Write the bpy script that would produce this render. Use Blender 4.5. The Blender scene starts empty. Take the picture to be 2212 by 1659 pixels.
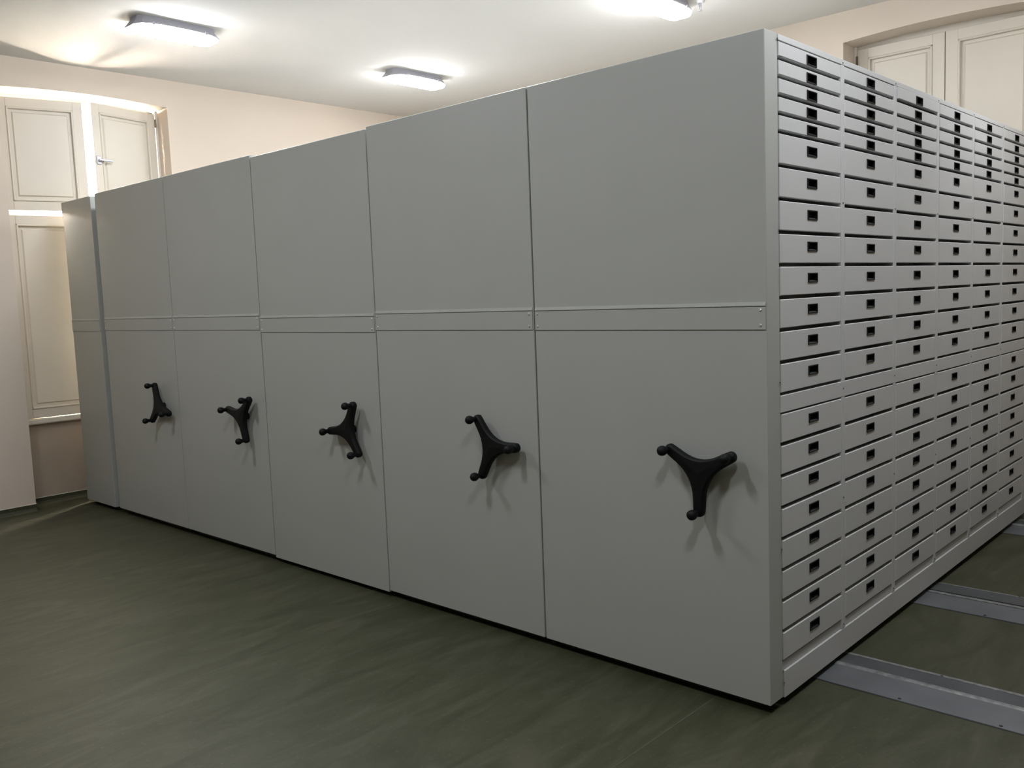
import bpy, bmesh, math, random
from mathutils import Vector, Matrix
random.seed(7)

# ------------------------------------------------------------------ camera
scene = bpy.context.scene
COL = scene.collection
CAM_POS = Vector((1.54071, -3.03448, 1.63605))
R_ = Vector((0.73391348, 0.67816506, -0.03825125))
U_ = Vector((-0.03948253, 0.09881199, 0.99432254))
F_ = Vector((-0.67809449, 0.72823646, -0.09929512))
cam_data = bpy.data.cameras.new('camera')
cam_data.sensor_fit = 'HORIZONTAL'
cam_data.sensor_width = 36.0
cam_data.lens = 36.0 * 1938.41 / 2212.0
cam_data.clip_start = 0.05
cam_data.clip_end = 200
cam = bpy.data.objects.new('camera', cam_data)
COL.objects.link(cam)
m3 = Matrix((R_, U_, -F_)).transposed()
cam.matrix_world = Matrix.Translation(CAM_POS) @ m3.to_4x4()
scene.camera = cam

# ------------------------------------------------------------------ world, exposure
SKY_STRENGTH = 230.0
LAMP_STRENGTH = 83.0
EXPOSURE = 0.0
world = bpy.data.worlds.new('overcast_sky')
scene.world = world
world.use_nodes = True
bg = world.node_tree.nodes['Background']
bg.inputs[0].default_value = (1.0, 0.85, 0.72, 1)
bg.inputs[1].default_value = SKY_STRENGTH
vs = scene.view_settings
vs.view_transform = 'Standard'
vs.look = 'None'
vs.exposure = EXPOSURE
vs.gamma = 1.0
vs.use_curve_mapping = False
scene.cycles.use_denoising = True
scene.cycles.max_bounces = 7
scene.cycles.diffuse_bounces = 5
scene.cycles.glossy_bounces = 2
scene.cycles.transmission_bounces = 2
scene.cycles.caustics_reflective = False
scene.cycles.caustics_refractive = False
scene.cycles.sample_clamp_indirect = 6.0

# ------------------------------------------------------------------ materials
def new_mat(name):
    m = bpy.data.materials.new(name)
    m.use_nodes = True
    nt = m.node_tree
    return m, nt, nt.nodes['Principled BSDF']

def set_in(node, name, val):
    if name in node.inputs:
        node.inputs[name].default_value = val

def simple(name, col, rough=0.5, metal=0.0, spec=0.5, noise=0.0, nscale=8.0, bump=0.0, bscale=200.0):
    m, nt, b = new_mat(name)
    set_in(b, 'Roughness', rough); set_in(b, 'Metallic', metal)
    set_in(b, 'Specular IOR Level', spec)
    c = (col[0], col[1], col[2], 1)
    tc = nt.nodes.new('ShaderNodeTexCoord')
    n = nt.nodes.new('ShaderNodeTexNoise')
    n.inputs['Scale'].default_value = nscale
    n.inputs['Detail'].default_value = 2
    nt.links.new(tc.outputs['Object'], n.inputs['Vector'])
    r = nt.nodes.new('ShaderNodeValToRGB')
    r.color_ramp.elements[0].position = 0.3
    r.color_ramp.elements[1].position = 0.7
    r.color_ramp.elements[0].color = tuple(x * (1 - noise) for x in c[:3]) + (1,)
    r.color_ramp.elements[1].color = tuple(min(1, x * (1 + noise)) for x in c[:3]) + (1,)
    nt.links.new(n.outputs['Fac'], r.inputs['Fac'])
    nt.links.new(r.outputs['Color'], b.inputs['Base Color'])
    if bump > 0:
        n2 = nt.nodes.new('ShaderNodeTexNoise')
        n2.inputs['Scale'].default_value = bscale
        nt.links.new(tc.outputs['Object'], n2.inputs['Vector'])
        bp = nt.nodes.new('ShaderNodeBump')
        bp.inputs['Strength'].default_value = bump
        bp.inputs['Distance'].default_value = 0.002
        nt.links.new(n2.outputs['Fac'], bp.inputs['Height'])
        nt.links.new(bp.outputs['Normal'], b.inputs['Normal'])
    return m

M = {}
M['wall'] = simple('cream_wall_paint', (0.635, 0.55, 0.455), 0.85, noise=0.02, nscale=1.5, bump=0.15, bscale=60)
M['apron'] = simple('taupe_apron', (0.40, 0.335, 0.265), 0.85, noise=0.04, nscale=3, bump=0.15, bscale=60)  # browner and darker than the wall colour
M['ceiling'] = simple('ceiling_paint', (0.625, 0.61, 0.57), 0.9, noise=0.015, nscale=1.2)
M['steel'] = simple('grey_powder_coat', (0.43, 0.445, 0.415), 0.42, spec=0.35, noise=0.012, nscale=2.5)
M['drawer'] = simple('light_grey_enamel', (0.575, 0.585, 0.575), 0.40, spec=0.35, noise=0.015, nscale=3.0)
M['black'] = simple('black_plastic', (0.004, 0.0047, 0.005), 0.55, spec=0.2, noise=0.1, nscale=30)
M['dark'] = simple('dark_chassis_steel', (0.02, 0.02, 0.02), 0.6, noise=0.1)
M['screw'] = simple('screw_zinc', (0.62, 0.62, 0.6), 0.35, metal=0.5, noise=0.05)
M['alu'] = simple('brushed_aluminium', (0.14, 0.15, 0.16), 0.45, metal=0.35, noise=0.12, nscale=5)
M['alu_dark'] = simple('worn_aluminium', (0.075, 0.08, 0.083), 0.55, metal=0.3, noise=0.15, nscale=6)
M['alu_edge'] = simple('scuffed_aluminium_edge', (0.20, 0.205, 0.20), 0.55, metal=0.3, noise=0.3, nscale=40)
M['shutter'] = simple('cream_gloss_paint', (0.66, 0.61, 0.52), 0.45, spec=0.4, noise=0.02, nscale=3)
M['frame'] = simple('window_frame_paint', (0.66, 0.62, 0.54), 0.5, noise=0.02)
M['brass'] = simple('aged_hinge_metal', (0.16, 0.12, 0.08), 0.4, metal=0.8, noise=0.2)
M['latch'] = simple('latch_metal', (0.45, 0.45, 0.5), 0.3, metal=0.6, noise=0.05)
M['housing'] = simple('grey_lamp_housing', (0.42, 0.42, 0.47), 0.5, noise=0.02)
M['caulk'] = simple('pale_caulk', (0.55, 0.53, 0.46), 0.7, noise=0.05)
M['white'] = simple('white_fitting', (0.7, 0.7, 0.7), 0.4, noise=0.02)

def floor_mat():
    m, nt, b = new_mat('olive_marbled_linoleum')
    tc = nt.nodes.new('ShaderNodeTexCoord')
    mp = nt.nodes.new('ShaderNodeMapping')
    mp.inputs['Scale'].default_value = (3.4, 0.8, 1)
    mp.inputs['Rotation'].default_value = (0, 0, 0.25)
    nt.links.new(tc.outputs['Object'], mp.inputs['Vector'])
    n1 = nt.nodes.new('ShaderNodeTexNoise')
    n1.inputs['Scale'].default_value = 2.2; n1.inputs['Detail'].default_value = 7
    n1.inputs['Roughness'].default_value = 0.68; n1.inputs['Distortion'].default_value = 1.2
    nt.links.new(mp.outputs['Vector'], n1.inputs['Vector'])
    r1 = nt.nodes.new('ShaderNodeValToRGB')
    e = r1.color_ramp.elements
    e[0].position = 0.30; e[0].color = (0.030, 0.032, 0.014, 1)
    e[1].position = 0.72; e[1].color = (0.072, 0.071, 0.046, 1)
    x = e.new(0.5); x.color = (0.046, 0.048, 0.025, 1)
    nt.links.new(n1.outputs['Fac'], r1.inputs['Fac'])
    n2 = nt.nodes.new('ShaderNodeTexNoise')
    n2.inputs['Scale'].default_value = 60; n2.inputs['Detail'].default_value = 2
    nt.links.new(tc.outputs['Object'], n2.inputs['Vector'])
    r2 = nt.nodes.new('ShaderNodeValToRGB')
    r2.color_ramp.elements[0].position = 0.62; r2.color_ramp.elements[0].color = (0, 0, 0, 1)
    r2.color_ramp.elements[1].position = 0.80; r2.color_ramp.elements[1].color = (0.45, 0.45, 0.45, 1)
    nt.links.new(n2.outputs['Fac'], r2.inputs['Fac'])
    mx = nt.nodes.new('ShaderNodeMix'); mx.data_type = 'RGBA'
    nt.links.new(r2.outputs['Color'], mx.inputs[0])
    nt.links.new(r1.outputs['Color'], mx.inputs[6])
    mx.inputs[7].default_value = (0.13, 0.125, 0.09, 1)
    nt.links.new(mx.outputs[2], b.inputs['Base Color'])
    set_in(b, 'Roughness', 0.5); set_in(b, 'Specular IOR Level', 0.35)
    bp = nt.nodes.new('ShaderNodeBump'); bp.inputs['Strength'].default_value = 0.12
    bp.inputs['Distance'].default_value = 0.002
    nt.links.new(n2.outputs['Fac'], bp.inputs['Height'])
    nt.links.new(bp.outputs['Normal'], b.inputs['Normal'])
    return m
M['floor'] = floor_mat()
M['seam'] = simple('floor_weld', (0.068, 0.068, 0.045), 0.6, noise=0.2, nscale=20)

def lamp_mat():
    m, nt, b = new_mat('lit_diffuser')
    nt.nodes.remove(b)
    em = nt.nodes.new('ShaderNodeEmission')
    em.inputs[0].default_value = (0.93, 0.95, 1.0, 1)
    em.inputs[1].default_value = LAMP_STRENGTH
    nt.links.new(em.outputs[0], nt.nodes['Material Output'].inputs[0])
    return m
M['lamp'] = lamp_mat()

def glass_mat():
    m, nt, b = new_mat('clear_pane')
    nt.nodes.remove(b)
    tr = nt.nodes.new('ShaderNodeBsdfTransparent'); tr.inputs[0].default_value = (0.93, 0.95, 0.95, 1)
    gl = nt.nodes.new('ShaderNodeBsdfGlossy'); gl.inputs['Roughness'].default_value = 0.02
    mx = nt.nodes.new('ShaderNodeMixShader'); mx.inputs[0].default_value = 0.06
    nt.links.new(tr.outputs[0], mx.inputs[1]); nt.links.new(gl.outputs[0], mx.inputs[2])
    nt.links.new(mx.outputs[0], nt.nodes['Material Output'].inputs[0])
    return m
M['glass'] = glass_mat()

# ------------------------------------------------------------------ helpers
def box(bm, x0, x1, y0, y1, z0, z1, bev=0.0):
    vs_ = [bm.verts.new(p) for p in ((x0, y0, z0), (x1, y0, z0), (x1, y1, z0), (x0, y1, z0),
                                      (x0, y0, z1), (x1, y0, z1), (x1, y1, z1), (x0, y1, z1))]
    fs = [bm.faces.new([vs_[i] for i in f]) for f in
          ((0, 3, 2, 1), (4, 5, 6, 7), (0, 1, 5, 4), (1, 2, 6, 5), (2, 3, 7, 6), (3, 0, 4, 7))]
    if bev > 0:
        es = list({e for f in fs for e in f.edges})
        bmesh.ops.bevel(bm, geom=es, offset=bev, segments=1, affect='EDGES')

def quadf(bm, pts):
    return bm.faces.new([bm.verts.new(p) for p in pts])

def prism(bm, prof, axis, a, b):
    """extrude a 2-D outline (list of pairs) from a to b along axis ('x': (y,z), 'y': (x,z), 'z': (x,y))"""
    def P(u, v, t):
        return {'x': (t, u, v), 'y': (u, t, v), 'z': (u, v, t)}[axis]
    A = [bm.verts.new(P(u, v, a)) for u, v in prof]
    B = [bm.verts.new(P(u, v, b)) for u, v in prof]
    n = len(prof)
    bm.faces.new(A); bm.faces.new(B[::-1])
    for i in range(n):
        j = (i + 1) % n
        bm.faces.new((A[i], B[i], B[j], A[j]))

def cyl(bm, c, d, r, r2=None, seg=12):
    c = Vector(c); d = Vector(d); r2 = r if r2 is None else r2
    z = d.normalized()
    t = Vector((1, 0, 0)) if abs(z.x) < 0.9 else Vector((0, 1, 0))
    a = z.cross(t).normalized(); b = z.cross(a)
    A = []; B = []
    for i in range(seg):
        th = 2 * math.pi * i / seg
        o = a * math.cos(th) + b * math.sin(th)
        A.append(bm.verts.new(c + o * r)); B.append(bm.verts.new(c + d + o * r2))
    bm.faces.new(A); bm.faces.new(B[::-1])
    for i in range(seg):
        j = (i + 1) % seg
        bm.faces.new((A[i], B[i], B[j], A[j]))

def mesh(name, bm, mat, smooth=False):
    bmesh.ops.recalc_face_normals(bm, faces=bm.faces[:])
    me = bpy.data.meshes.new(name)
    bm.to_mesh(me); bm.free()
    me.materials.append(M[mat])
    if smooth:
        for p in me.polygons:
            p.use_smooth = True
    return me

def link(name, me, parent=None, loc=(0, 0, 0), rot=None):
    o = bpy.data.objects.new(name, me)
    COL.objects.link(o)
    o.parent = parent
    o.location = loc
    if rot:
        o.rotation_euler = rot
    return o

def obj(name, bm, mat, parent=None, loc=(0, 0, 0), rot=None, smooth=False):
    return link(name, mesh(name, bm, mat, smooth), parent, loc, rot)

def bxo(name, dims, mat, parent=None, bev=0.0, loc=(0, 0, 0), rot=None):
    bm = bmesh.new(); box(bm, *dims, bev=bev)
    return obj(name, bm, mat, parent, loc, rot)

def struct(o):
    o['kind'] = 'structure'
    return o

def tag(o, label, cat, group=None):
    o['label'] = label; o['category'] = cat
    if group:
        o['group'] = group
    return o

def empty(name, loc=(0, 0, 0)):
    o = bpy.data.objects.new(name, None)
    COL.objects.link(o)
    o.location = loc
    o.empty_display_size = 0.1
    return o

# ------------------------------------------------------------------ room shell
XL, XN, XO = -6.369, -6.60, -6.86         # left wall face, niche back, outside face
YB, YBN, YBO = 3.94, 4.20, 4.40           # back wall face, niche back, outside
XR, YF, ZC = 6.2, -6.0, 3.682
N0, N1 = -0.388, 1.015                    # left window niche (y)
B0, B1 = -1.358, -0.020                   # back window niche (x)
SILL = 0.725

def arch(u0, u1, spring, rise, n=20):
    pts = []
    for i in range(n + 1):
        t = i / n
        pts.append((u0 + (u1 - u0) * t, spring + rise * (1 - (2 * t - 1) ** 2)))
    return pts

bm = bmesh.new(); box(bm, XO, XR + 0.2, YF - 0.2, YBO, -0.12, 0.0)
floor = struct(obj('floor', bm, 'floor'))
for xs in (-6.1, -4.03, -2.13, -0.25, 1.63):
    bxo('floor_seam', (xs - 0.003, xs + 0.003, YF, -0.002, -0.002, 0.0006), 'seam', floor)
bm = bmesh.new(); box(bm, XO, XR + 0.2, YF - 0.2, YBO, ZC, ZC + 0.15)
struct(obj('ceiling', bm, 'ceiling'))

bm = bmesh.new()
box(bm, XO, XL, YF - 0.2, N0, 0, ZC)
box(bm, XO, XL, N1, YBO, 0, ZC)
ap = arch(N0, N1, 3.437, 0.026)
prism(bm, ap + [(N1, ZC), (N0, ZC)], 'x', XO, XL)
wl_obj = struct(obj('wall_left', bm, 'wall'))
bxo('apron', (XO, XN, N0, N1, 0, SILL - 0.03), 'apron', wl_obj)

bm = bmesh.new()
box(bm, XL, B0, YB, YBO, 0, ZC)
box(bm, B1, XR, YB, YBO, 0, ZC)
prism(bm, arch(B0, B1, 3.452, 0.026) + [(B1, ZC), (B0, ZC)], 'y', YB, YBO)
box(bm, B0, B1, YBN, YBO, 0, 3.60)
struct(obj('wall_back', bm, 'wall'))
bm = bmesh.new(); box(bm, XR, XR + 0.2, YF - 0.2, YBO, 0, ZC)
struct(obj('wall_right', bm, 'wall'))
bm = bmesh.new(); box(bm, XL, XR, YF - 0.2, YF, 0, ZC)
struct(obj('wall_front', bm, 'wall'))

# coved linoleum skirting, with its pale caulk line
BH = 0.058
def cove(bm, axis, a, b, wall, sgn):
    """coved strip whose back is at coordinate `wall`, leaning out by sgn"""
    prof = [(wall, 0), (wall, BH), (wall + sgn * 0.004, BH), (wall + sgn * 0.005, 0.028),
            (wall + sgn * 0.011, 0.012), (wall + sgn * 0.028, 0.002), (wall + sgn * 0.03, 0)]
    prism(bm, prof, axis, a, b)
def capl(bm, axis, a, b, wall, sgn):
    prof = [(wall, BH), (wall, BH + 0.005), (wall + sgn * 0.006, BH + 0.003), (wall + sgn * 0.006, BH)]
    prism(bm, prof, axis, a, b)
for nm, runs in (('baseboard_left', [('y', YF, N0, XL, 1), ('y', N0, N1, XN, 1), ('x', XN, XL, N0, 1),
                                     ('x', XN, XL, N1, -1), ('y', N1, YB, XL, 1)]),
                 ('baseboard_back', [('x', XL, B0, YB, -1), ('x', B0, B1, YBN, -1), ('x', B1, XR, YB, -1)]),
                 ('baseboard_right', [('y', YF, YB, XR, -1)]),
                 ('baseboard_front', [('x', XL, XR, YF, 1)])):
    bm = bmesh.new(); bc = bmesh.new()
    for r in runs:
        cove(bm, *r); capl(bc, *r)
    o = struct(obj(nm, bm, 'floor'))
    obj('caulk_line', bc, 'caulk', o)

# ------------------------------------------------------------------ shutter leaf builder
def leaf(parent, w, h, sgn, loc, ang, axis, pan_side='shutter', hinge=True, stile=0.075, rail_t=0.075, rail_b=0.075, latch=None):
    """panelled shutter. Local: u (0..w) from the hinge times sgn, t thickness (room side = +), z up.
    axis 'y': u along world y, t along +x ; axis 'x': u along world x, t along -y"""
    T = 0.034
    def put(bm, u0, u1, t0, t1, z0, z1, bev=0.0):
        if sgn < 0:
            u0, u1 = -u1, -u0
        if axis == 'y':
            box(bm, t0, t1, u0, u1, z0, z1, bev)
        else:
            box(bm, u0, u1, -t1, -t0, z0, z1, bev)
    bm = bmesh.new()
    put(bm, 0, stile, -T, 0, 0, h, 0.002)
    put(bm, w - stile, w, -T, 0, 0, h, 0.002)
    put(bm, stile, w - stile, -T, 0, h - rail_t, h, 0.002)
    put(bm, stile, w - stile, -T, 0, 0, rail_b, 0.002)
    o = obj('shutter', bm, 'shutter', parent, loc, (0, 0, ang))
    # moulding around the panel and the raised field
    bm = bmesh.new()
    a, b_, c, d = stile, w - stile, rail_b, h - rail_t
    for s in range(2):
        q = 0.016
        put(bm, a, a + q, -0.020, 0.008, c, d, 0.005) if s == 0 else put(bm, b_ - q, b_, -0.020, 0.008, c, d, 0.005)
        put(bm, a, b_, -0.020, 0.008, c, c + q, 0.005) if s == 0 else put(bm, a, b_, -0.020, 0.008, d - q, d, 0.005)
    obj('moulding', bm, 'shutter', o)
    bm = bmesh.new()
    f0 = [(a, c), (b_, c), (b_, d), (a, d)]
    i1 = 0.040; i2 = 0.050
    rings = [(0.0, -0.018), (i1, -0.018), (i2, -0.006)]
    R = []
    for ins, t in rings:
        ring = []
        for (uu, zz) in ((a + ins, c + ins), (b_ - ins, c + ins), (b_ - ins, d - ins), (a + ins, d - ins)):
            u = uu * sgn
            ring.append(bm.verts.new((t, u, zz) if axis == 'y' else (u, -t, zz)))
        R.append(ring)
    for k in range(2):
        for i in range(4):
            j = (i + 1) % 4
            bm.faces.new((R[k][i], R[k][j], R[k + 1][j], R[k + 1][i]))
    bm.faces.new(R[2])
    put(bm, a, b_, -0.030, -0.0185, c, d)
    obj('panel', bm, 'shutter', o)
    if hinge:
        for zz in (h - 0.085, 0.085):
            bm = bmesh.new()
            cu = 0.0
            p = (0.007, cu, zz - 0.035) if axis == 'y' else (cu, -0.007, zz - 0.035)
            cyl(bm, p, (0, 0, 0.07), 0.008, seg=10)
            obj('hinge', bm, 'brass', o)
    if latch is not None:
        bm = bmesh.new()
        put(bm, w - 0.055, w - 0.015, 0, 0.012, latch - 0.035, latch + 0.035, 0.003)
        put(bm, w - 0.042, w - 0.028, 0.012, 0.04, latch - 0.008, latch + 0.008, 0.002)
        put(bm, w - 0.15, w - 0.025, 0.03, 0.042, latch - 0.009, latch + 0.009, 0.003)
        obj('latch_handle', bm, 'latch', o)
    return o

# ------------------------------------------------------------------ window in the left wall, shutters ajar
w1 = struct(empty('window_1', (XN, (N0 + N1) / 2, SILL)))
w1['label'] = 'tall arched window with ajar cream shutters and daylight behind'
def W1(name, bm, mat):
    o = obj(name, bm, mat, w1)
    o.matrix_parent_inverse = Matrix.Translation(-w1.location)
    return o
bm = bmesh.new()
prism(bm, [(XN - 0.14, SILL - 0.03), (XN + 0.05, SILL - 0.03), (XN + 0.055, SILL - 0.02), (XN + 0.055, SILL + 0.008), (XN + 0.045, SILL + 0.014), (XN - 0.14, SILL + 0.018)], 'y', N0, N1)
W1('sill', bm, 'frame')
bm = bmesh.new()
fx0, fx1 = XN - 0.13, XN - 0.06
box(bm, fx0, fx1, N0, N0 + 0.05, SILL + 0.018, 3.44, 0.003)
box(bm, fx0, fx1, N1 - 0.05, N1, SILL + 0.018, 3.44, 0.003)
box(bm, fx0, fx1, N0, N1, SILL + 0.018, SILL + 0.11, 0.003)
box(bm, fx0, XN - 0.008, N0, N1, SILL + 0.012, SILL + 0.055, 0.002)
box(bm, fx0, fx1, N0, N1, 2.43, 2.50, 0.003)
prism(bm, [(N0, 3.41), (N1, 3.41)] + arch(N0, N1, 3.437, 0.026)[::-1], 'x', fx0, fx1)
ym = (N0 + N1) / 2
box(bm, fx0, fx1, ym - 0.03, ym + 0.03, SILL + 0.07, 3.42, 0.003)
W1('window_frame', bm, 'frame')
for (ya, yb) in ((N0 + 0.05, ym - 0.03), (ym + 0.03, N1 - 0.05)):
    for (za, zb) in ((SILL + 0.11, 2.43), (2.50, 3.415)):
        bm = bmesh.new(); box(bm, XN - 0.10, XN - 0.096, ya, yb, za, zb)
        W1('pane', bm, 'glass')
bm = bmesh.new()
box(bm, XN - 0.012, XN + 0.030, N0, N0 + 0.028, SILL + 0.018, 3.437, 0.002)
box(bm, XN - 0.012, XN + 0.030, N1 - 0.022, N1, SILL + 0.018, 3.437, 0.002)
W1('shutter_post', bm, 'frame')
def wl(y, z, x=XN + 0.03):
    return (x - w1.location.x, y - w1.location.y, z - w1.location.z)
AJ = math.radians(13.0)
hl, hr = N0 + 0.032, N1 - 0.026
leaf(w1, 0.650, 0.915, 1, wl(hl, 2.485), -AJ, 'y')
leaf(w1, 0.665, 0.925, -1, wl(hr, 2.485), math.radians(14.5), 'y', latch=0.44)
leaf(w1, 0.665, 1.70, 1, wl(hl, 0.748), -math.radians(4.0), 'y')
leaf(w1, 0.665, 1.70, -1, wl(hr, 0.748), math.radians(13.0), 'y')

# ------------------------------------------------------------------ window in the back wall, shutters closed
w2 = struct(empty('window_2', ((B0 + B1) / 2, YBN, SILL)))
w2['label'] = 'window recess with closed cream panelled shutters above the drawers'
def W2(name, bm, mat):
    o = obj(name, bm, mat, w2)
    o.matrix_parent_inverse = Matrix.Translation(-w2.location)
    return o
bm = bmesh.new()
box(bm, B0, B0 + 0.018, 4.150, YBN, SILL, 3.46, 0.002)
box(bm, B1 - 0.018, B1, 4.150, YBN, SILL, 3.46, 0.002)
prism(bm, [(B0, 3.434), (B1, 3.434)] + arch(B0, B1, 3.452, 0.026)[::-1], 'y', 4.182, YBN)
box(bm, B0, B1, 4.16, YBN, 2.455, 2.475)
W2('window_frame', bm, 'frame')
bm = bmesh.new(); box(bm, B0, B1, 4.10, YBN, SILL - 0.03, SILL, 0.004)
W2('sill', bm, 'frame')
def wl2(x, z, y=4.16):
    return (x - w2.location.x, y - w2.location.y, z - w2.location.z)
lw = (B1 - B0 - 0.04) / 2 - 0.003
for (za, hh) in ((2.478, 0.952), (SILL + 0.005, 1.722)):
    leaf(w2, lw, hh, 1, wl2(B0 + 0.020, za), 0, 'x', stile=0.085)
    leaf(w2, lw, hh, -1, wl2(B1 - 0.020, za), 0, 'x', stile=0.085)

# ------------------------------------------------------------------ floor rails under the cabinets
def floor_rail(y0, ym0, ym1, y1, edge, kind, label):
    root = empty('floor_rail', (0.0, (y0 + y1) / 2, 0.0))
    tag(root, label, 'rail', 'aluminium floor rails')
    xa, xb = -6.2, 3.55
    def part(name, ya, yb, za, zb, mat, bev=0.001):
        o = bxo(name, (xa, xb, ya, yb, 0.0, za), mat, root)
        o.matrix_parent_inverse = Matrix.Translation(-root.location)
        return o
    bm = bmesh.new()
    prism(bm, [(y0 + 0.004, 0), (y0 + 0.0045, 0.0035), (ym0, 0.006), (ym0, 0)], 'x', xa, xb)
    o = obj('near_plate', bm, 'alu', root); o.matrix_parent_inverse = Matrix.Translation(-root.location)
    o = bxo('edge_groove', (xa, xb, y0 - 0.001, y0 + 0.0042, 0.0, 0.0008), 'dark', root)
    o.matrix_parent_inverse = Matrix.Translation(-root.location)
    if kind == 'ridge':
        bm = bmesh.new()
        prism(bm, [(ym0, 0), (ym0, 0.006), (ym0 + 0.007, 0.010), (ym1 - 0.005, 0.010), (ym1, 0.004), (ym1, 0)], 'x', xa, xb)
        o = obj('running_rail', bm, 'alu_edge', root); o.matrix_parent_inverse = Matrix.Translation(-root.location)
    else:
        g = 0.012
        o = bxo('running_rail', (xa, xb, ym0 + g, ym1 - g, 0.0, 0.005), 'alu_edge', root)
        o.matrix_parent_inverse = Matrix.Translation(-root.location)
        for (a, b) in ((ym0, ym0 + g), (ym1 - g, ym1)):
            o = bxo('slot', (xa, xb, a, b, 0.0, 0.0008), 'dark', root)
            o.matrix_parent_inverse = Matrix.Translation(-root.location)
    bm = bmesh.new()
    prism(bm, [(ym1, 0), (ym1, 0.006), (y1 - edge, 0.004), (y1 - edge, 0)], 'x', xa, xb)
    o = obj('far_plate', bm, 'alu_dark', root); o.matrix_parent_inverse = Matrix.Translation(-root.location)
    bm = bmesh.new()
    prism(bm, [(y1 - edge, 0), (y1 - edge, 0.0055), (y1 - 0.003, 0.0045), (y1, 0)], 'x', xa, xb)
    o = obj('edge_strip', bm, 'alu_edge', root); o.matrix_parent_inverse = Matrix.Translation(-root.location)
    bm = bmesh.new(); cyl(bm, (0, 0, 0), (0, 0, 0.0025), 0.007, 0.005, 10)
    sm = mesh('screw', bm, 'dark')
    x = 0.32
    while x < 3.4:
        for yy, zz in ((y0 + 0.02, 0.0040), (y1 - edge * 0.6, 0.0038)):
            link('screw', sm, root, (x + (0.06 if yy > y0 + 0.1 else 0) - root.location.x, yy - root.location.y, zz))
        x += 0.36
    return root
floor_rail(0.412, 0.600, 0.628, 0.757, 0.024, 'ridge', 'aluminium floor rail nearest the corner of the drawer cabinet')
floor_rail(1.550, 1.752, 1.806, 1.953, 0.020, 'slot', 'aluminium floor rail with two dark grooves, second from the corner')
floor_rail(3.170, 3.400, 3.440, 3.580, 0.022, 'ridge', 'aluminium floor rail farthest down the drawer aisle')

# ------------------------------------------------------------------ cabinets
W = 1.1327
HC = 2.5
YD = 3.66          # depth of the runs
FP = 0.100         # depth of the front panel box
ST0, ST1 = 1.4745, 1.5578

# ---- crank handle meshes (shared)
def star_outline():
    hw = 0.0225; L = 0.158
    pts = []
    for k in range(3):
        a = math.radians(120 * k)
        ca, sa = math.cos(a), math.sin(a)
        def P(u, v):
            return (u * ca - v * sa, u * sa + v * ca)
        pts.append(P(0.105, -0.0245))
        pts.append(P(L - 0.01, -hw))
        for i in range(1, 8):
            th = -math.pi / 2 + math.pi * i / 8
            pts.append(P(L - 0.004 + hw * math.cos(th) * 0.95, hw * math.sin(th)))
        pts.append(P(L - 0.01, hw))
        pts.append(P(0.105, 0.0245))
        # concave fillet towards the next arm
        p0 = P(0.105, 0.0245)
        a2 = math.radians(120 * (k + 1)); c2, s2 = math.cos(a2), math.sin(a2)
        p2 = (0.105 * c2 + 0.0245 * s2, 0.105 * s2 - 0.0245 * c2)
        am = (a + a2) / 2
        pc = (0.032 * math.cos(am), 0.032 * math.sin(am))
        for i in range(1, 8):
            t = i / 8
            pts.append(tuple((1 - t) ** 2 * p0[q] + 2 * t * (1 - t) * pc[q] + t * t * p2[q] for q in (0, 1)))
    return pts
def inset(pts, d):
    out = []
    n = len(pts)
    for i in range(n):
        a = Vector(pts[i - 1]); b = Vector(pts[i]); c = Vector(pts[(i + 1) % n])
        e1 = (b - a).normalized(); e2 = (c - b).normalized()
        nn = Vector((-(e1.y + e2.y), e1.x + e2.x))
        nn.normalize()
        out.append((b.x + nn.x * d, b.y + nn.y * d))
    return out
def crank_mesh():
    bm = bmesh.new()
    base = star_outline()
    lv = [(-0.030, 0.006), (-0.034, 0.0015), (-0.040, 0.0), (-0.052, 0.0), (-0.058, 0.002), (-0.063, 0.008)]
    rings = []
    for y, d in lv:
        rings.append([bm.verts.new((u, y, v)) for u, v in (inset(base, d) if d else base)])
    n = len(base)
    for k in range(len(rings) - 1):
        for i in range(n):
            j = (i + 1) % n
            bm.faces.new((rings[k][i], rings[k][j], rings[k + 1][j], rings[k + 1][i]))
    for ring, yy in ((rings[0], -0.030), (rings[-1], -0.066)):
        c = bm.verts.new((0, yy, 0))
        for i in range(n):
            j = (i + 1) % n
            bm.faces.new((ring[i], ring[j], c))
    cyl(bm, (0, 0.002, 0), (0, -0.036, 0), 0.024, 0.021, 20)
    return mesh('crank_handle', bm, 'black', smooth=False)
def knob_mesh():
    bm = bmesh.new()
    prof = [(0.0, 0.0125), (-0.012, 0.0115), (-0.022, 0.0125), (-0.027, 0.0155), (-0.034, 0.0192), (-0.043, 0.0205),
            (-0.052, 0.0192), (-0.058, 0.0150), (-0.0625, 0.0085), (-0.0635, 0.002)]
    seg = 18
    R = []
    for y, r in prof:
        R.append([bm.verts.new((r * math.cos(2 * math.pi * i / seg), y, r * math.sin(2 * math.pi * i / seg))) for i in range(seg)])
    for k in range(len(R) - 1):
        for i in range(seg):
            j = (i + 1) % seg
            bm.faces.new((R[k][i], R[k][j], R[k + 1][j], R[k + 1][i]))
    bm.faces.new(R[0]); bm.faces.new(R[-1])
    return mesh('knob', bm, 'black', smooth=True)
CRANK = crank_mesh(); KNOB = knob_mesh()
bm = bmesh.new(); cyl(bm, (0, 0.001, 0), (0, -0.0045, 0), 0.0072, 0.0040, 12)
SCREW = mesh('screw', bm, 'screw')

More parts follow.
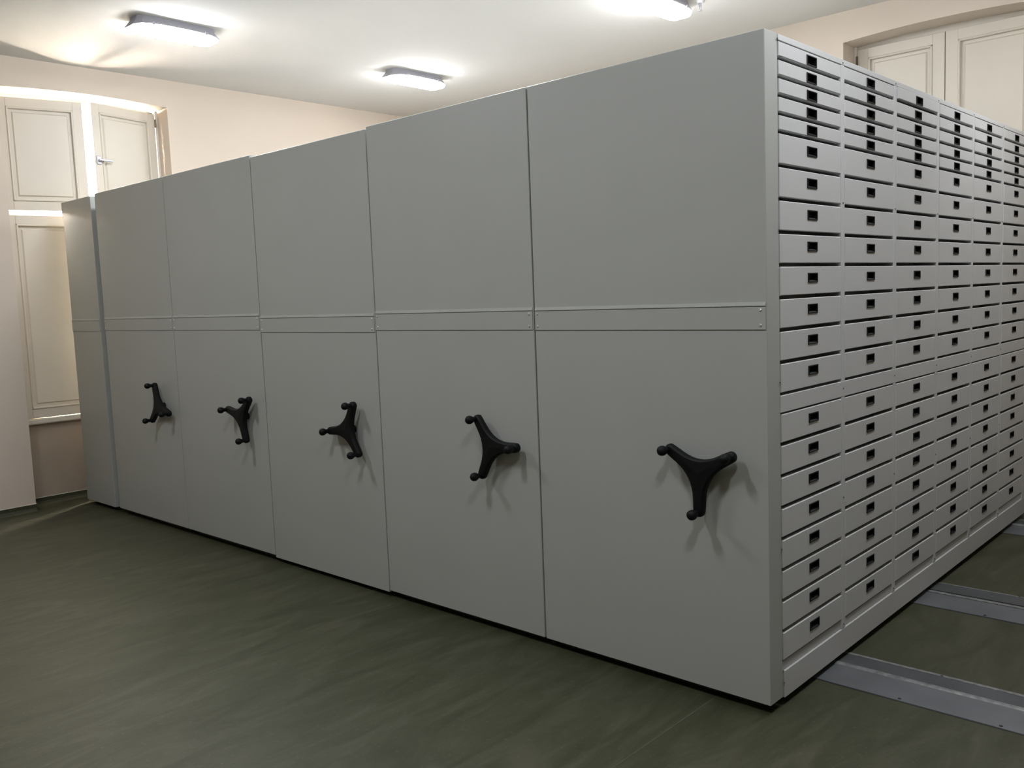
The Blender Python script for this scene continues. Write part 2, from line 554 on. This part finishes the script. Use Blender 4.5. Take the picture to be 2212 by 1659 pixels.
def label_strip(root, x0, x1, dz, screws):
    z0, z1 = ST0 + dz, ST1 + dz
    bm = bmesh.new()
    box(bm, x0, x1, -0.005, 0.004, z0, z1, 0.0008)
    prism(bm, [(0.004, z1 + 0.004), (-0.0052, z1 + 0.004), (-0.0052, z1 + 0.0055), (-0.0022, z1 + 0.018), (0.004, z1 + 0.018)], 'x', x0, x1)
    o = obj('label_strip', bm, 'steel', root)
    o.location = -root.location
    if screws:
        for xx in (x0 + 0.015, x1 - 0.02):
            for zz in (z0 + 0.016, z1 - 0.012):
                link('screw', SCREW, o, (xx, -0.005, zz))
    return o

def cabinet(name, x0, x1, z0, label, cat, crank=None, screws=True, plain_body=True, cap=False):
    root = empty(name, ((x0 + x1) / 2, YD / 2, 0))
    tag(root, label, cat, 'row of closed rolling cabinets')
    off = -root.location
    g = 0.0038
    zt = z0 + HC
    bxo('front_panel', (x0 + g, x1 - g, 0.0, FP, z0, zt), 'steel', root, 0.0022, loc=off)
    if cap:
        bxo('corner_cap', (x0 - 0.016, x0 + g + 0.002, 0.0, FP, zt - 0.115, zt), 'steel', root, 0.0015, loc=off)
    label_strip(root, x0 + g + 0.004, x1 - g - 0.004, z0 - 0.04, screws)
    if plain_body:
        bxo('body', (x0 + 0.006, x1 - 0.006, FP + 0.001, YD, 0.05, zt - 0.002), 'drawer', root, loc=off)
    bm = bmesh.new()
    for ya, yb in ((0.58, 0.66), (1.75, 1.82), (3.38, 3.46)):
        box(bm, x0 + 0.08, x1 - 0.08, ya, yb, 0.010, 0.052)
    box(bm, x0 + 0.05, x0 + 0.10, 0.06, YD - 0.1, 0.012, 0.052)
    box(bm, x1 - 0.10, x1 - 0.05, 0.06, YD - 0.1, 0.012, 0.052)
    box(bm, x0 + 0.05, x1 - 0.05, 0.05, 0.10, 0.006, z0 - 0.001)  # black plate added to deepen the shade under the front panel
    obj('chassis_and_shade_plate', bm, 'dark', root, loc=off)
    if crank:
        hx, hz, ang = crank
        c = link('crank_handle', CRANK, root, (hx - root.location.x, -root.location.y, hz), (0, -math.radians(ang), 0))
        for k in range(3):
            a = math.radians(120 * k)
            link('knob', KNOB, c, (0.157 * math.cos(a), -0.058, 0.157 * math.sin(a)))
    return root

cab1 = cabinet('mobile_cabinet', -W, 0.0, 0.038, 'nearest rolling cabinet, its side full of grey drawers with black pulls', 'cabinet',
               (-0.268, 0.922, 28.4), plain_body=False)
cabinet('mobile_cabinet', -2 * W, -W, 0.039, 'grey rolling cabinet, second from the drawer side, crank arm pointing right', 'cabinet', (-1.388, 0.923, 3.6))
cabinet('mobile_cabinet', -3 * W, -2 * W, 0.028, 'grey rolling cabinet in the middle of the row, crank arm pointing left', 'cabinet', (-2.507, 0.921, 65.7))
cabinet('mobile_cabinet', -4 * W, -3 * W, 0.042, 'grey rolling cabinet, fourth from the drawer side, with Y-shaped crank', 'cabinet', (-3.622, 0.925, 46.2))
cabinet('mobile_cabinet', -5 * W, -4 * W, 0.042, 'grey rolling cabinet with crank, farthest from the drawers, next to the crankless one', 'cabinet', (-4.754, 0.926, 103.8))
cabinet('fixed_cabinet', -6.302, -5.742, 0.034, 'narrow grey end cabinet without a crank beside the window wall', 'cabinet', None, screws=False, cap=True)

# ---- the drawer side of the nearest cabinet
off = -cab1.location
zt1 = 0.038 + HC
DP = 0.115
PITCH = 0.588
C0 = 0.100; CW = 0.5535        # first column start, clear width
NC = 6
bxo('body', (-W + 0.006, -DP, FP + 0.001, YD, 0.05, zt1 - 0.004), 'drawer', cab1, loc=off)
zs_up = [2.514 - 0.0654 * i for i in range(5)] + [2.187 - 0.121 * i for i in range(9)]
zs_lo = [1.153 - 0.12165 * i for i in range(9)]
bm = bmesh.new()
box(bm, -DP, -0.0006, FP - 0.0012, YD, 2.5135, zt1 - 0.002, 0.0015)
obj('top_rail', bm, 'drawer', cab1, loc=off)
bm = bmesh.new()
box(bm, -DP, -0.0006, FP - 0.0012, YD, 1.1535, 1.2185, 0.0018)
obj('middle_rail', bm, 'drawer', cab1, loc=off)
bm = bmesh.new()
box(bm, -DP, -0.006, FP + 0.001, YD, 0.142, 0.1795, 0.0015)
obj('bottom_rail', bm, 'drawer', cab1, loc=off)
bm = bmesh.new()
box(bm, -0.05, -0.001, 0.113, YD, 0.031, 0.1425, 0.003)
obj('base_panel', bm, 'drawer', cab1, loc=off)
for k in range(NC + 1):
    ya = C0 + k * PITCH - (PITCH - CW)
    yb = C0 + k * PITCH
    if k == 0:
        ya, yb = FP + 0.001, C0 + 0.003
        ya = FP + 0.0005
    if k == NC:
        yb = YD
    if k == 0:
        continue
    for (za, zb) in ((1.2186, 2.5134), (0.1426, 1.1534)):
        bxo('upright', (-DP, -0.001, ya, yb, za, zb), 'drawer', cab1, 0.001, loc=off)

HW, HH = 0.088, 0.038
def drawer_mesh(h, top_off):
    w = CW - 0.007
    bm = bmesh.new()
    b = 0.0022
    hy0, hy1 = -HW / 2 + 0.003, HW / 2 - 0.003
    hz1 = h / 2 - top_off - 0.003; hz0 = h / 2 - top_off - HH + 0.003
    ys = [-w / 2 + b, hy0, hy1, w / 2 - b]
    zs = [-h / 2 + b, hz0, hz1, h / 2 - b]
    g = [[bm.verts.new((0, y, z)) for z in zs] for y in ys]
    for i in range(3):
        for j in range(3):
            if i == 1 and j == 1:
                continue
            bm.faces.new((g[i][j], g[i + 1][j], g[i + 1][j + 1], g[i][j + 1]))
    ring0 = [g[0][0], g[1][0], g[2][0], g[3][0], g[3][1], g[3][2], g[3][3], g[2][3], g[1][3], g[0][3], g[0][2], g[0][1]]
    def outer(x):
        out = []
        for v in ring0:
            y = v.co.y; z = v.co.z
            y = math.copysign(w / 2, y) if abs(abs(y) - (w / 2 - b)) < 1e-6 else y
            z = math.copysign(h / 2, z) if abs(abs(z) - (h / 2 - b)) < 1e-6 else z
            out.append(bm.verts.new((x, y, z)))
        return out
    r1 = outer(-b); r2 = outer(-0.018)
    for A, B in ((ring0, r1), (r1, r2)):
        for i in range(12):
            j = (i + 1) % 12
            bm.faces.new((A[i], A[j], B[j], B[i]))
    box(bm, -0.100, -0.020, -w / 2 + 0.008, w / 2 - 0.008, -h / 2 + 0.004, h / 2 - 0.030)
    return mesh('drawer', bm, 'drawer')
def pull_mesh():
    bm = bmesh.new()
    def ring(y, z, x):
        return [bm.verts.new((x, yy, zz)) for yy, zz in ((-y, -z), (y, -z), (y, z), (-y, z))]
    a = ring(HW / 2, HH / 2, 0.0003)
    a2 = ring(HW / 2 - 0.001, HH / 2 - 0.001, 0.003)
    b_ = ring(HW / 2 - 0.006, HH / 2 - 0.0045, 0.003)
    for A, B in ((a, a2), (a2, b_)):
        for i in range(4):
            j = (i + 1) % 4
            bm.faces.new((A[i], A[j], B[j], B[i]))
    y = HW / 2 - 0.006; zt_ = HH / 2 - 0.0045; zb = -zt_
    zl = zb + 0.010
    D = -0.015
    p = {}
    for nm, co in {'lt': (D, -y, zt_), 'rt': (D, y, zt_), 'll': (D, -y, zl), 'rl': (D, y, zl)}.items():
        p[nm] = bm.verts.new(co)
    bm.faces.new((p['ll'], p['rl'], p['rt'], p['lt']))
    bm.faces.new((b_[3], b_[2], p['rt'], p['lt']))
    bm.faces.new((b_[0], b_[1], p['rl'], p['ll']))
    bm.faces.new((b_[0], p['ll'], p['lt'], b_[3]))
    bm.faces.new((b_[1], b_[2], p['rt'], p['rl']))
    return mesh('pull', bm, 'black')
PULL = pull_mesh()
GAP = 0.0145
D_S = drawer_mesh(0.0654 - GAP, 0.0095)
D_L = drawer_mesh(0.121 - GAP, 0.0240)
for c in range(NC):
    yc = C0 + c * PITCH + CW / 2
    rows = [(zs_up[i], zs_up[i + 1]) for i in range(13)] + [(zs_lo[i], zs_lo[i + 1]) for i in range(8)]
    for i, (za, zb) in enumerate(rows):
        small = i < 5
        me = D_S if small else D_L
        h = (0.0654 if small else 0.121) - GAP
        ztop = za - (0.0035 if i < 13 else 0.0065)
        out = random.uniform(-0.0012, 0.0008)
        if c == 2 and i == 0:
            out = 0.005
        d = link('drawer', me, cab1, (out + off.x, yc + off.y, ztop - h / 2))
        to = 0.0095 if small else 0.0240
        link('pull', PULL, d, (0, 0, h / 2 - to - HH / 2))
# rivets on the uprights and corner flange
bm = bmesh.new(); cyl(bm, (-0.001, 0, 0), (0.0025, 0, 0), 0.0038, 0.0026, 8)
RIV = mesh('rivet', bm, 'alu_dark')
for (yy, zz) in [(0.094, 2.517), (0.094, 1.835), (0.092, 1.27), (0.094, 0.63), (0.104, 0.098)] + \
        [(C0 + k * PITCH - 0.017, z) for k in range(1, NC) for z in (2.522, 1.96, 1.188, 0.72, 0.160)]:
    link('rivet', RIV, cab1, (off.x, yy + off.y, zz))

# ------------------------------------------------------------------ ceiling lights
def lamp_outline(hx, hy, n_end=0):
    """long octagonal outline, rounded"""
    c = min(hx, hy)
    q = [(hx * 0.62, hy), (hx * 0.92, hy - hx * 0.42), (hx, hy - hx * 0.95)]
    side = [(hx, (hy - hx * 0.95) * t) for t in (0.66, 0.33, 0.0)]
    q = q + side
    pts = q + [(x, -y) for x, y in q[-2::-1]]
    pts = pts + [(-x, -y) for x, y in pts]
    return pts
def loft(bm, levels):
    """levels: half width, half length, height, extra drop towards the two ends"""
    R = []
    for (hx, hy, z, sag) in levels:
        R.append([bm.verts.new((x, y, z - sag * (abs(y) / hy) ** 3)) for x, y in lamp_outline(hx, hy)])
    n = len(R[0])
    for k in range(len(R) - 1):
        for i in range(n):
            j = (i + 1) % n
            bm.faces.new((R[k][i], R[k][j], R[k + 1][j], R[k + 1][i]))
    bm.faces.new(R[0]); bm.faces.new(R[-1])
bm = bmesh.new()
loft(bm, [(0.080, 0.292, 0.0, 0), (0.084, 0.297, -0.020, 0.004), (0.103, 0.322, -0.040, 0.018), (0.107, 0.328, -0.046, 0.020), (0.105, 0.326, -0.052, 0.020), (0.100, 0.321, -0.050, 0.020)])
HOUS = mesh('housing', bm, 'housing')
bm = bmesh.new()
loft(bm, [(0.099, 0.320, -0.051, 0.020), (0.100, 0.322, -0.060, 0.016), (0.094, 0.316, -0.080, 0.008), (0.078, 0.300, -0.098, 0.0), (0.046, 0.262, -0.106, 0.0)])
DIFF = mesh('diffuser', bm, 'lamp')
bm = bmesh.new(); box(bm, -0.006, 0.006, -0.010, 0.010, -0.060, -0.038, 0.002)
CLIP = mesh('clip', bm, 'housing')
lamps = [(-4.79, 0.30, 'lit ceiling batten light nearest the daylit window'),
         (-4.81, 2.63, 'lit ceiling batten light above the middle of the cabinet tops'),
         (-2.09, 2.53, 'lit ceiling batten light beside the small sprinkler, cut by the frame top'),
         (-2.09, 0.27, 'lit ceiling batten light over the second cabinet from the drawers'),
         (0.62, 2.53, 'lit ceiling batten light over the far drawer aisle'),
         (0.75, 0.22, 'lit ceiling batten light over the near drawer aisle'),
         (-3.65, -2.15, 'lit ceiling batten light in front of the crankless cabinet'),
         (-1.28, -2.15, 'lit ceiling batten light over the open floor before the cranks'),
         (1.10, -2.15, 'lit ceiling batten light over the open floor near the viewer')]
for (x, y, lab) in lamps:
    r = empty('ceiling_light', (x, y, ZC))
    tag(r, lab, 'light', 'ceiling batten lights')
    link('housing', HOUS, r)
    link('diffuser', DIFF, r)
    for sx in (-1, 1):
        for yy in (-0.2, 0.2):
            link('clip', CLIP, r, (sx * 0.106, yy, -0.004))

# sprinkler head by the third light
r = empty('sprinkler_head', (-1.955, 2.86, ZC))
tag(r, 'small white sprinkler head hanging from the ceiling beside a light', 'sprinkler')
bm = bmesh.new(); cyl(bm, (0, 0, 0), (0, 0, -0.012), 0.036, 0.026, 20)
obj('escutcheon', bm, 'white', r)
bm = bmesh.new()
cyl(bm, (0, 0, -0.010), (0, 0, -0.022), 0.011, 0.010, 12)
cyl(bm, (-0.008, 0, -0.03), (0.004, 0, -0.035), 0.003, seg=8)
cyl(bm, (0.008, 0, -0.03), (-0.004, 0, -0.035), 0.003, seg=8)
obj('stem', bm, 'latch', r)
bm = bmesh.new(); cyl(bm, (0, 0, -0.064), (0, 0, -0.004), 0.015, 0.017, 14)
obj('deflector', bm, 'latch', r)
